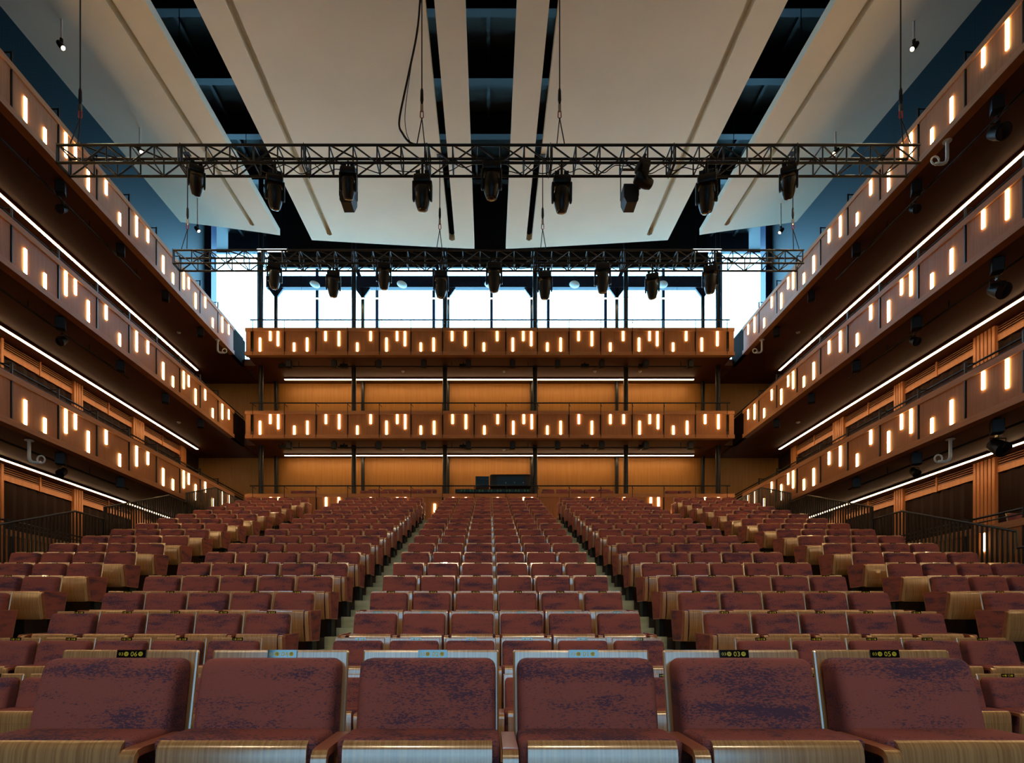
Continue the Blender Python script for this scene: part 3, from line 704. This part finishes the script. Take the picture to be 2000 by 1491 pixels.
# ------------------------------------------------------------------ small spot pendants
SP = [(120,90,38,12.6,1,'near left'), (1785,92,42,12.6,-1,'near right'), (273,293,250,15.4,1,'second left'), (1632,297,258,15.4,-1,'second right'), (386,449,388,19.4,1,'far left'), (1525,452,398,19.4,-1,'far right')]
for px, py, ptop, Y, sg, t in SP:
    for _ in range(4): Y = (zc_out(X(px, Y), Y) - ZC) * F / (VY - ptop)
    zb = Z(py, Y); x = X(px, Y)
    T = thing('spot_pendant', '%s small lit spot on a white stem below the outer ceiling panel' % t, 'spotlight', (x, Y, zb), 'ceiling spots')
    top = max(.4, zc_out(x, Y) - zb)
    MB().tube([(0,0,.10), (0,0,.16)], .035, 10).build('joint', M_BLACK, T, True)
    MB().tube([(0,0,.16), (0,0,top)], .022, 10).build('stem', M_WHITE, T, True)
    M = Matrix.Rotation(math.radians(40)*-sg, 4, 'Y')
    hd = MB().lathe([(.03,.12),(.05,.11),(.062,.05),(.062,-.06)], 16, M).build('head', M_BLACK, T, True)
    MB().lathe([(.046,-.056),(.046,-.064),(.01,-.067)], 16, M).build('lens', M_LENSLIT, hd, True)
    ld = bpy.data.lights.new('spot_beam', 'SPOT'); ld.energy = PENDANT_W; ld.color = (1, .78, .5); ld.spot_size = math.radians(70); ld.spot_blend = .6; ld.shadow_soft_size = .07
    lo = bpy.data.objects.new('spot_beam', ld); COL.objects.link(lo); lo.parent = T; lo.location = (M @ Vector((0,0,-.10))); lo.rotation_euler = M.to_euler()

# ------------------------------------------------------------------ seats
XF = SX
def seat_parts():
    P = {}
    lean = lambda z: -.006 - (.925 - z) * .215
    b = rbox(-.254,.254,-.009,.009,.30,.925,.008,2,4)
    for v in b.verts:      # rounded upper corners and lean
        v.co.y += lean(v.co.z)
    P['seat_back'] = (MB().bm(b), M_PLY)
    b = rbox(-.241,.241,-.060,.060,.56,.898,.034,4,6,4)
    for v in b.verts:
        t = (.898 - v.co.z)/.338; th = 1 + .35*t
        bow = .012*(1 - (v.co.x/.241)**2) if v.co.y < 0 else 0
        v.co.y = v.co.y*th + lean(v.co.z) - .066 - .012*t - bow - .02*math.sin(math.pi*min(1, t))*(.5 if v.co.y < 0 else 0)
    P['back_cushion'] = (MB().bm(b), M_FABRIC)
    b = rbox(-.252,.252,-.428,-.215,.30,.668,.022,3,4,2)
    for v in b.verts: v.co.y += (.66 - v.co.z)*.16
    P['seat_cushion'] = (MB().bm(b), M_FABRIC)
    # tip-up plywood shell: rolled top edge, bulging front
    prof = [(-.404,.664),(-.424,.662),(-.438,.654),(-.448,.638),(-.452,.615),(-.457,.545),(-.459,.46),(-.450,.37),(-.418,.295),(-.392,.265)]
    th = .013; outer = prof; n = len(prof); vs = []; fs = []
    for (y, z) in prof: vs += [(-.226,y,z), (.226,y,z)]
    for i, (y, z) in enumerate(prof):
        a = prof[max(0,i-1)]; c = prof[min(n-1,i+1)]; t = Vector((c[0]-a[0], c[1]-a[1])).normalized(); nn = Vector((-t.y, t.x))
        vs += [(-.226, y + nn.x*th, z + nn.y*th), (.226, y + nn.x*th, z + nn.y*th)]
    for i in range(n-1):
        fs += [(2*i,2*i+1,2*i+3,2*i+2), (2*n+2*i,2*n+2*i+2,2*n+2*i+3,2*n+2*i+1), (2*i,2*i+2,2*n+2*i+2,2*n+2*i), (2*i+1,2*n+2*i+1,2*n+2*i+3,2*i+3)]
    fs += [(0,2*n,2*n+1,1), (2*n-2,2*n-1,4*n-1,4*n-2)]
    P['seat_shell'] = (MB().add(vs, fs), M_PLYPERF)
    # bent plywood armrest: flat top, rolled nose, front strut
    path = [(-.20,.652),(-.46,.650),(-.490,.646),(-.508,.632),(-.514,.612),(-.505,.50),(-.47,.27)]
    vs = []; fs = []; n = len(path)
    for i, (y, z) in enumerate(path):
        a = path[max(0,i-1)]; c = path[min(n-1,i+1)]; t = Vector((c[0]-a[0], c[1]-a[1])).normalized(); nn = Vector((-t.y, t.x))*.022
        for x in (-.023, .023): vs += [(x, y, z), (x, y + nn.x, z + nn.y)]
    for i in range(n-1):
        a = 4*i; b_ = 4*i+4
        fs += [(a,a+2,b_+2,b_), (a+1,b_+1,b_+3,a+3), (a,b_,b_+1,a+1), (a+2,a+3,b_+3,b_+2)]
    fs += [(0,1,3,2), (4*n-4,4*n-2,4*n-1,4*n-3)]
    ab = MB().add(vs, fs); ab.m = [1 if 0 < i//4 and i//4 < n-1 and i//4 >= 2 else 0 for i in range(len(fs))]
    P['armrest'] = (ab, [M_ARM, M_PLY])
    P['pedestal'] = (MB().box(-.03,.03,-.30,-.10,.012,.33).box(-.05,.05,-.36,-.04,0,.014), M_BLACK)
    poly = [(-.02,.68),(-.49,.655),(-.508,.63),(-.45,.27),(-.12,.27)]
    P['end_panel'] = (MB().prism(poly, 'x', -.014, .014), M_ARM)
    c = Vector((sum(p[0] for p in poly)/5, sum(p[1] for p in poly)/5)); ip = [tuple(c + (Vector(p)-c)*.94) for p in poly]
    P['upholstery'] = (MB().prism(ip, 'x', 0, .014), M_FABRIC)
    P['number_plate'] = (MB().box(-.054,.054,-.003,.003,-.0155,.0155), M_PLATE)
    return P, lean
SEATP, LEAN = seat_parts()
SEATM = {k: mb.mesh(k, m, k not in ('seat_back', 'number_plate')) for k, (mb, m) in SEATP.items()}
PLATE_Z = .910; PLATE_Y = LEAN(PLATE_Z) - .0125; PLATE_R = -math.atan(.215)

# lettering: glyph outlines turned to mesh once
GL = {}
def glyph(ch):
    if ch in GL: return GL[ch]
    cu = bpy.data.curves.new('glyph', 'FONT'); cu.body = ch; cu.size = 1; cu.resolution_u = 2; cu.align_x = 'CENTER'
    o = bpy.data.objects.new('glyph', cu); COL.objects.link(o)
    me = o.to_mesh(); vs = [v.co.copy() for v in me.vertices]; fs = [tuple(p.vertices) for p in me.polygons]
    o.to_mesh_clear(); bpy.data.objects.remove(o); bpy.data.curves.remove(cu)
    xs = [v.x for v in vs] or [0]; ys = [v.y for v in vs] or [0]; cx = (min(xs)+max(xs))/2; cy = (min(ys)+max(ys))/2; h = max(1e-6, max(ys)-min(ys))
    GL[ch] = ([((v.x-cx)/h, (v.y-cy)/h) for v in vs], fs); return GL[ch]
def lettering(row, num):
    mb = MB()
    def g(ch, x, h, y=-.0034, mi=0):
        vs, fs = glyph(ch); mb.cm = mi
        mb.add([(x + u*h, y, v*h) for u, v in vs], fs)
    def disc(x, r):
        mb.cm = 0; n = 16
        mb.add([(x + r*math.cos(2*math.pi*k/n), -.0034, r*math.sin(2*math.pi*k/n)) for k in range(n)], [tuple(range(n))])
    a, b = '%02d' % row; g(a, -.0425, .0115); g(b, -.0335, .0115)
    disc(-.0185, .0085); g('\u6392', -.0185, .0105, -.0038, 1)
    a, b = '%02d' % num; g(a, .0035, .018); g(b, .0165, .018)
    disc(.0345, .0085); g('\u53f7', .0345, .0105, -.0038, 1)
    me = bpy.data.meshes.new('plate_lettering'); me.from_pydata(mb.v, [], mb.f); me.materials.append(M_YELLOW); me.materials.append(M_INK)
    me.polygons.foreach_set('material_index', mb.m); me.update(); return me

def add_seat(x, y, z, label, group, row, num, left_end, right_end, jit=0, rz=0, name='auditorium_seat'):
    T = thing(name, label, 'seat', (x, y, z), group, rz)
    for k in ('seat_back', 'back_cushion', 'seat_cushion', 'seat_shell'): put(k, SEATM[k], T)
    for sx, e in ((-1, left_end), (1, right_end)):
        if sx == 1 or e: put('armrest', SEATM['armrest'], T, (sx*PITCH/2, 0, 0))
        if sx == 1 or e: put('pedestal', SEATM['pedestal'], T, (sx*PITCH/2*(.93 if e else 1), 0, 0))
        if e and row > 3:
            ep = put('end_panel', SEATM['end_panel'], T, (sx*(PITCH/2 + .038), 0, 0)); ep.scale = (sx, 1, 1)
            put('upholstery', SEATM['upholstery'], ep, (.001, 0, 0))
    if row:
        pl = put('number_plate', SEATM['number_plate'], T, (.008, PLATE_Y, PLATE_Z), (PLATE_R, 0, 0))
        put('plate_lettering', lettering(row, num), pl)
    return T

# front row on the stage lift
for i, num in enumerate((6, 4, 2, 1, 3, 5)):
    x = SX - .035 + (i - 2.5)*PITCH
    add_seat(x, 2.26, .30, 'mottled plum seat of the nearest row, %s, number plate reading %02d' % (['leftmost','second from left','third from left','third from right','second from right','rightmost'][i], num), 'nearest row seats', 3, num, i == 0, i == 5)

# raked rows
slots_ = []
for k in range(2, 20):
    for blk, n, x0, first, step in (('centre', 6, SX - 1.40, None, 1), ('left inner', 5, SX - 2.64, 8, -1), ('right inner', 5, SX + 2.64, 7, 1), ('left outer', 4, SX - 6.655, 18, -1), ('right outer', 4, SX + 6.655, 17, 1)):
        for i in range(n):
            x = x0 + step*i*PITCH; y = row_y(k)
            num = (6,4,2,1,3,5)[i] if first is None else first + 2*i
            if step > 0: le, re = i == 0, i == n-1
            else: le, re = i == n-1, i == 0
            px = VX + F*x/y; hw = F*.36/y
            if px + hw < 0 or px - hw > 2000: continue
            slots_.append((k, blk, i, x, y, num, le, re))
single = slots_[:294]
for (k, blk, i, x, y, num, le, re) in single:
    pos = '%s from its left edge' % ORD[i+1] if blk == 'centre' else '%s from the aisle' % ORD[i+1]
    add_seat(x, y, row_z(k), 'plum seat with plywood back, %s, %s raked row, %s block' % (pos, ORD[k-1], blk), 'raked stalls seats', k + 2, num, le, re)
mb = MB(); mats = [M_PLY, M_FABRIC, M_PLYPERF, M_ARM, M_BLACK, M_PLATE]
def seat_into(x, y, z, le, re, plate=True):
    def part(k, dx=0, mi=0, R=None, dy=0, dz=0, flip=1):
        mb.cm = mi; vs = []
        for v in SEATP[k][0].v:
            v = Vector(v)
            if R: v = R @ v
            vs.append((x + dx + v.x*flip, y + dy + v.y, z + dz + v.z))
        mb.add(vs, SEATP[k][0].f)
    part('seat_back', 0, 0); part('back_cushion', 0, 1); part('seat_cushion', 0, 1); part('seat_shell', 0, 2)
    for sx, e in ((-1, le), (1, re)):
        if sx == 1 or e: part('armrest', sx*PITCH/2, 3); part('pedestal', sx*PITCH/2*(.93 if e else 1), 4)
        if e: part('end_panel', sx*(PITCH/2+.038), 3); part('upholstery', sx*(PITCH/2+.039), 1, flip=sx)
    if plate: part('number_plate', .008, 5, Matrix.Rotation(PLATE_R, 3, 'X'), PLATE_Y, PLATE_Z)
for (k, blk, i, x, y, num, le, re) in slots_[294:]: seat_into(x, y, row_z(k), le, re)
for y, z, hx in ((23.0, Z_REAR, 0), (24.05, Z_REAR + .30, .1)):
    for (p0, p1) in ((705, 865), (1055, 1215)):
        xa, xb = X(p0, 23.2), X(p1, 23.2); n = int((xb-xa)/PITCH)
        for i in range(n): seat_into(xa + hx + PITCH*(i+.5), y, z, i == 0, i == n-1, False)
for p0 in (586, 610, 1307, 1332):
    seat_into(X(p0, 23.2), 23.0, Z_REAR, True, True, False)
st = mb.build('rear_row_seats', mats, None, True)
tag(st, 'far plum seats filling the last raked rows and rear parapet', 'seat', 'raked stalls seats', 'stuff')
for (s, sd) in ((1, 'right'),):
    MB().box(s*9.9, s*11.2, 11.2, 12.5, Z_GAL, Z_GAL + .42).build('gallery_riser', M_STEPCORE, fl)
    add_seat(s*10.46, 11.95, Z_GAL + .42, 'plum seat in the low gallery at the far right edge', None, 0, 0, True, True, rz=math.radians(12), name='balcony_chair')

# ------------------------------------------------------------------ saw-tooth stall railings
for s, sd in ((-1, 'left'), (1, 'right')):
    for q, (ys, hs, nm) in enumerate(((10.15, 1.66, 'nearest'), (13.96, 2.85, 'second'), (17.74, 4.04, 'third'))):
        o = Vector((s*8.9, ys, ZC + hs)); T = thing('stall_railing', '%s sloping black bar railing along the %s edge of the stalls' % (nm, sd), 'railing', o, 'stall railings')
        yt, yf = 2.80, 3.76
        tops = [(0,0), (yt, .90), (yf, .90)]
        if q == 2: tops = [(0,0), (1.9, .61), (4.5, .61)]; yf = 4.5
        if q == 0: tops = [(-3.9,-1.2+.28), (-1.0,-.28), (-.03,-.28), (-.02, 0), (yt,.90), (yf,.90)]
        MB().tube([(0, y, z) for y, z in tops], .021, 8).build('handrail', M_BLACK, T, True)
        low = lambda y: -1.12 + (y*.314)
        MB().tube([(0, tops[0][0], low(tops[0][0]) + .06), (0, yf, low(yf) + .06)], .016, 6).build('bottom_rail', M_BLACK, T, True)
        mb = MB(); y = tops[0][0] + .06
        while y < yf - .03:
            for a, b in zip(tops[:-1], tops[1:]):
                if a[0] <= y <= b[0]:
                    zt = lerp(a[1], b[1], (y-a[0])/max(1e-6, b[0]-a[0]))
            mb.box(-.010, .010, y - .019, y + .019, low(y) + .05, zt); y += .108
        tag(mb.build('balusters', M_BLACK, T), kind='stuff')
        for yy, zz in (tops[0], tops[-1]):
            MB().box(-.025, .025, yy - .02, yy + .02, low(yy) - .25, zz + .01).build('end_post', M_BLACK, T)

# ------------------------------------------------------------------ speakers, pipes, spots and cameras under the balconies
def box_speaker(label, loc, rz, group):
    T = thing('box_speaker', label, 'loudspeaker', loc, group, rz)
    b = rbox(-.10,.10,-.11,.10,-.30,-.04,.015,2)
    MB().bm(b).build('cabinet', M_BLACK, T, True)
    MB().box(-.085,.085,-.118,-.109,-.285,-.055).build('grille', M_SPEAKER, T)
    MB().box(-.012,.012,-.02,.02,-.06,.0).box(-.05,.05,-.05,.05,-.012,0).build('bracket', M_BLACK, T)
for s, sd in ((-1, 'left'), (1, 'right')):
    for lv in (1, 2, 3):
        ys = [11.5, 13.67, 15.9, 18.1, 20.3] if lv > 1 else [11.5, 13.67, 15.9]
        for i, y in enumerate(ys):
            if s < 0 and i == 0: continue
            box_speaker('small black speaker under the %s %s side balcony, %s from the stage end' % (LNAME[lv], sd, ORD[i + (s > 0)]), (s*9.72, y, LEV[lv]), s*math.radians(-28), 'side balcony speakers')
        if True:
            y1 = 17.2 if lv == 3 else 16.6
            T = thing('lighting_pipe', 'black lighting pipe under the %s %s side balcony' % (LNAME[lv], sd), 'pipe', (s*9.95, 10, LEV[lv] - .17))
            MB().tube([(0, -6, 0), (0, y1 - 10, 0)], .024, 10).build('pipe', M_BLACK, T, True)
            for yy in range(-5, int(y1 - 10) + 1, 2): MB().tube([(0, yy, 0), (0, yy, .168)], .012, 6).build('hanger', M_BLACK, T)
for lv, t in ((3, 'uppermost'), (2, 'lower')):
    zz = LEV[lv]; y = 22.72
    for i, px in enumerate((565, 653, 740, 828, 915, 1001, 1089, 1175, 1261, 1348)):
        box_speaker('small black speaker under the %s rear balcony, %s from the left' % (t, ORD[i+1]), (X(px, y), y, zz), 0, 'rear balcony speakers')
    T = thing('lighting_pipe', 'black lighting pipe under the %s rear balcony' % t, 'pipe', (0, 22.85, zz - .17))
    MB().tube([(X(545, 22.85), 0, -.02), (X(1370, 22.85), 0, -.02)], .022, 10).build('pipe', M_BLACK, T, True)
    for i in range(6):
        x = -7.2 + i*2.9; MB().tube([(x, 0, -.02), (x, 0, .168)], .012, 6).build('hanger', M_BLACK, T)
    for i, px in enumerate((552, 672, 905, 1142, 1255)):
        x = X(px, 22.95)
        T = thing('control_box', 'flat black box beside the speakers under the %s rear balcony, %s from the left' % (t, ORD[i+1]), 'box', (x, 22.95, zz), 'rear balcony boxes')
        MB().box(-.15,.15,-.06,.06,-.20,-.07).build('case', M_BLACK, T); MB().box(-.02,.02,-.02,.02,-.07,0).build('bracket', M_BLACK, T)

def par_can(label, loc, aim, big=1.0):
    T = thing('stage_spotlight', label, 'stage light', loc, 'balcony spotlights'); T.scale = (big,)*3
    MB().box(-.03,.03,-.03,.03,-.10,.03).build('clamp', M_CHROME, T)
    MB().tube([(-.14,0,-.26), (-.14,0,-.12), (.14,0,-.12), (.14,0,-.26)], .010, 6).build('yoke', M_BLACK, T, True)
    M = aim
    M = Matrix.Translation((0,0,-.27)) @ aim
    h = MB().lathe([(.05,.16),(.10,.14),(.12,.02),(.125,-.12),(.135,-.13),(.135,-.15)], 18, M).build('housing', M_BLACK, T, True)
    MB().lathe([(.118,-.148),(.09,-.158),(.01,-.162)], 18, M).build('lens', M_LENS, h, True)
for s, sd in ((-1, 'left'), (1, 'right')):
    aim = Matrix.Rotation(math.radians(-55), 4, 'X') @ Matrix.Rotation(math.radians(-25*s), 4, 'Z')
    for lv in (1, 2, 3):
        par_can('black spotlight clamped to the pipe under the %s %s side balcony' % (LNAME[lv], sd), (s*9.95, 14.05, LEV[lv] - .17), aim, .72)
        if s > 0: par_can('large black spotlight near the frame edge under the %s right side balcony' % LNAME[lv], (s*9.95, 11.75, LEV[lv] - .17), aim, 1.12)
def j_pipe(label, px, py, Y, zs, sg, k=1.0):
    x = X(px, Y)
    T = thing('pipe_bracket', label, 'bracket', (x, Y, zs), 'pale bracket pipes')
    h = .50*k; r = .035*k
    MB().tube([(0,0,-.015), (0,0,0)], .09*k, 14).build('flange', M_GREYPIPE, T, True)
    pts = [(0,0,-.01), (0,0,-h+.12*k)] + [(sg*.12*k*(1-math.cos(a)), 0, -h+.12*k - .12*k*math.sin(a)) for a in (.4,.8,1.2,1.57)] + [(sg*.26*k,0,-h)]
    MB().tube(pts, r, 12).build('bent_pipe', M_GREYPIPE, T, True)
    rg = []
    for q in range(17):
        a = 2*math.pi*q/16; rg.append((sg*.28*k + .085*k*math.cos(a), -.02, -h + .06*k + .085*k*math.sin(a)))
    MB().tube(rg, .018*k, 8).build('ring', M_GREYPIPE, T, True)
j_pipe('pale bent bracket pipe under the lowest left balcony', 57, 870, 12.77, LEV[1] - .02, 1, .95)
j_pipe('pale bent bracket pipe under the lowest right balcony', 1856, 870, 12.7, LEV[1] - .02, -1, .95)
j_pipe('pale bent bracket pipe under the uppermost right balcony', 1850, 300, 12.52, LEV[3] - .02, -1, .95)
j_pipe('small pale bent bracket pipe under the uppermost left balcony near the corner', 425, 677, 21.1, LEV[3] - .02, 1, .9)
j_pipe('small pale bent bracket pipe under the uppermost right balcony near the corner', 1488, 677, 21.1, LEV[3] - .02, -1, .9)
def detector(label, x, y, z):
    T = thing('smoke_detector', label, 'detector', (x, y, z), 'smoke detectors')
    MB().lathe([(.06,0),(.06,-.02),(.045,-.04),(.01,-.05)], 14).build('body', M_WHITE, T, True)
    MB().lathe([(.07,0),(.07,-.008)], 14).build('mount', M_WHITE, T, True)
for lv, t in ((3, 'uppermost'), (2, 'lower')):
    for i, px in enumerate((787, 984, 1162, 1250)):
        detector('tiny white detector under the %s rear balcony, %s from the left' % (t, ORD[i+1]), X(px, 23.7), 23.7, LEV[lv])
    for s, sd in ((-1, 'left'), (1, 'right')):
        detector('tiny white detector under the %s %s side balcony' % ('uppermost' if lv == 3 else 'middle', sd), s*10.6, 20.6, LEV[lv])

# ------------------------------------------------------------------ mixing desk at the rear parapet
yd = 23.0; x0, x1 = X(890, yd), X(1036, yd)
T = thing('mixing_console', 'wide dark mixing console with a row of keys behind the rear parapet', 'console', ((x0+x1)/2, yd, Z_REAR))
hw = (x1-x0)/2; zt = Z(957, yd) - Z_REAR
MB().box(-hw+.2, hw-.2, -.1, .5, 0, zt - .16).build('table', M_CASE, T)
MB().prism([(-.30, zt-.17), (.35, zt-.12), (.35, zt+.06), (-.32, zt-.05)], 'x', -hw, hw).build('desk', M_CASE, T)
for i in range(24):
    x = -hw + .12 + i*(2*hw-.24)/23
    MB().box(x - .035, x + .035, -.335, -.31, zt - .14, zt - .075).build('channel_strip', M_GREENLED if i % 3 else M_SCREENBLUE, T)
T = thing('equipment_rack', 'large black rack case with rounded corners standing on the mixing console', 'rack', (X(997, 23.3), 23.3, Z(957, 23.3)))
b = rbox(-.80,.80,-.2,.25,.05,.56,.07,3); MB().bm(b).build('case', M_CASE, T, True)
MB().box(-.52,.52,-.215,-.195,.12,.46).build('front_panel', M_SCREENBLUE, T)
for i in range(7):
    MB().box(-.2 + i*.11, -.16 + i*.11, -.222,-.214,.20,.24).build('socket', M_CHROME if i % 3 == 0 else M_CASE, T)
T = thing('equipment_rack', 'small square rack beside the larger case on the mixing console', 'rack', (X(942, 23.3), 23.3, Z(957, 23.3)))
MB().box(-.26,.26,-.2,.25,.05,.47).build('case', M_SCREENBLUE, T); MB().box(-.24,.24,-.21,-.2,.30,.33).box(-.24,.24,-.21,-.2,.17,.18).build('seam', M_CASE, T)
for sx in (-.2, .18): MB().box(sx, sx+.05, -.21, -.2, .09, .12).build('latch', M_CHROME, T)

# ------------------------------------------------------------------ warm flood lamps over the stage, behind the viewer
T0 = thing('stage_batten', 'black lamp bar over the stage behind the viewer', 'pipe', (0, -4, 11.0))
MB().tube([(-7,0,0), (7,0,0)], .03, 10).build('pipe', M_BLACK, T0, True)
for xx in (-6, 0, 6): MB().tube([(xx,0,0), (xx,0,Z_TOP - .17 - 11.0)], .012, 6).build('hanger', M_BLACK, T0)
for i, x in enumerate((-5.0, -1.7, 1.7, 5.0)):
    T = thing('stage_flood', 'warm flood lamp on the stage bar behind the viewer, %s from the left' % ORD[i+1], 'stage light', (x, -4, 10.75), 'stage floods')
    M = Matrix.Rotation(math.radians(46), 4, 'X')
    MB().box(-.03,.03,-.03,.03,.1,.25).build('clamp', M_BLACK, T)
    h = MB().lathe([(.06,.2),(.14,.16),(.18,0),(.2,-.12)], 16, M).build('housing', M_BLACK, T, True)
    ld = bpy.data.lights.new('flood_beam', 'SPOT'); ld.energy = STAGE_W; ld.color = (1, .74, .46); ld.spot_size = math.radians(75); ld.spot_blend = 1.0; ld.shadow_soft_size = .18
    lo = bpy.data.objects.new('flood_beam', ld); COL.objects.link(lo); lo.parent = T; lo.location = M @ Vector((0,0,-.15)); lo.rotation_euler = M.to_euler()
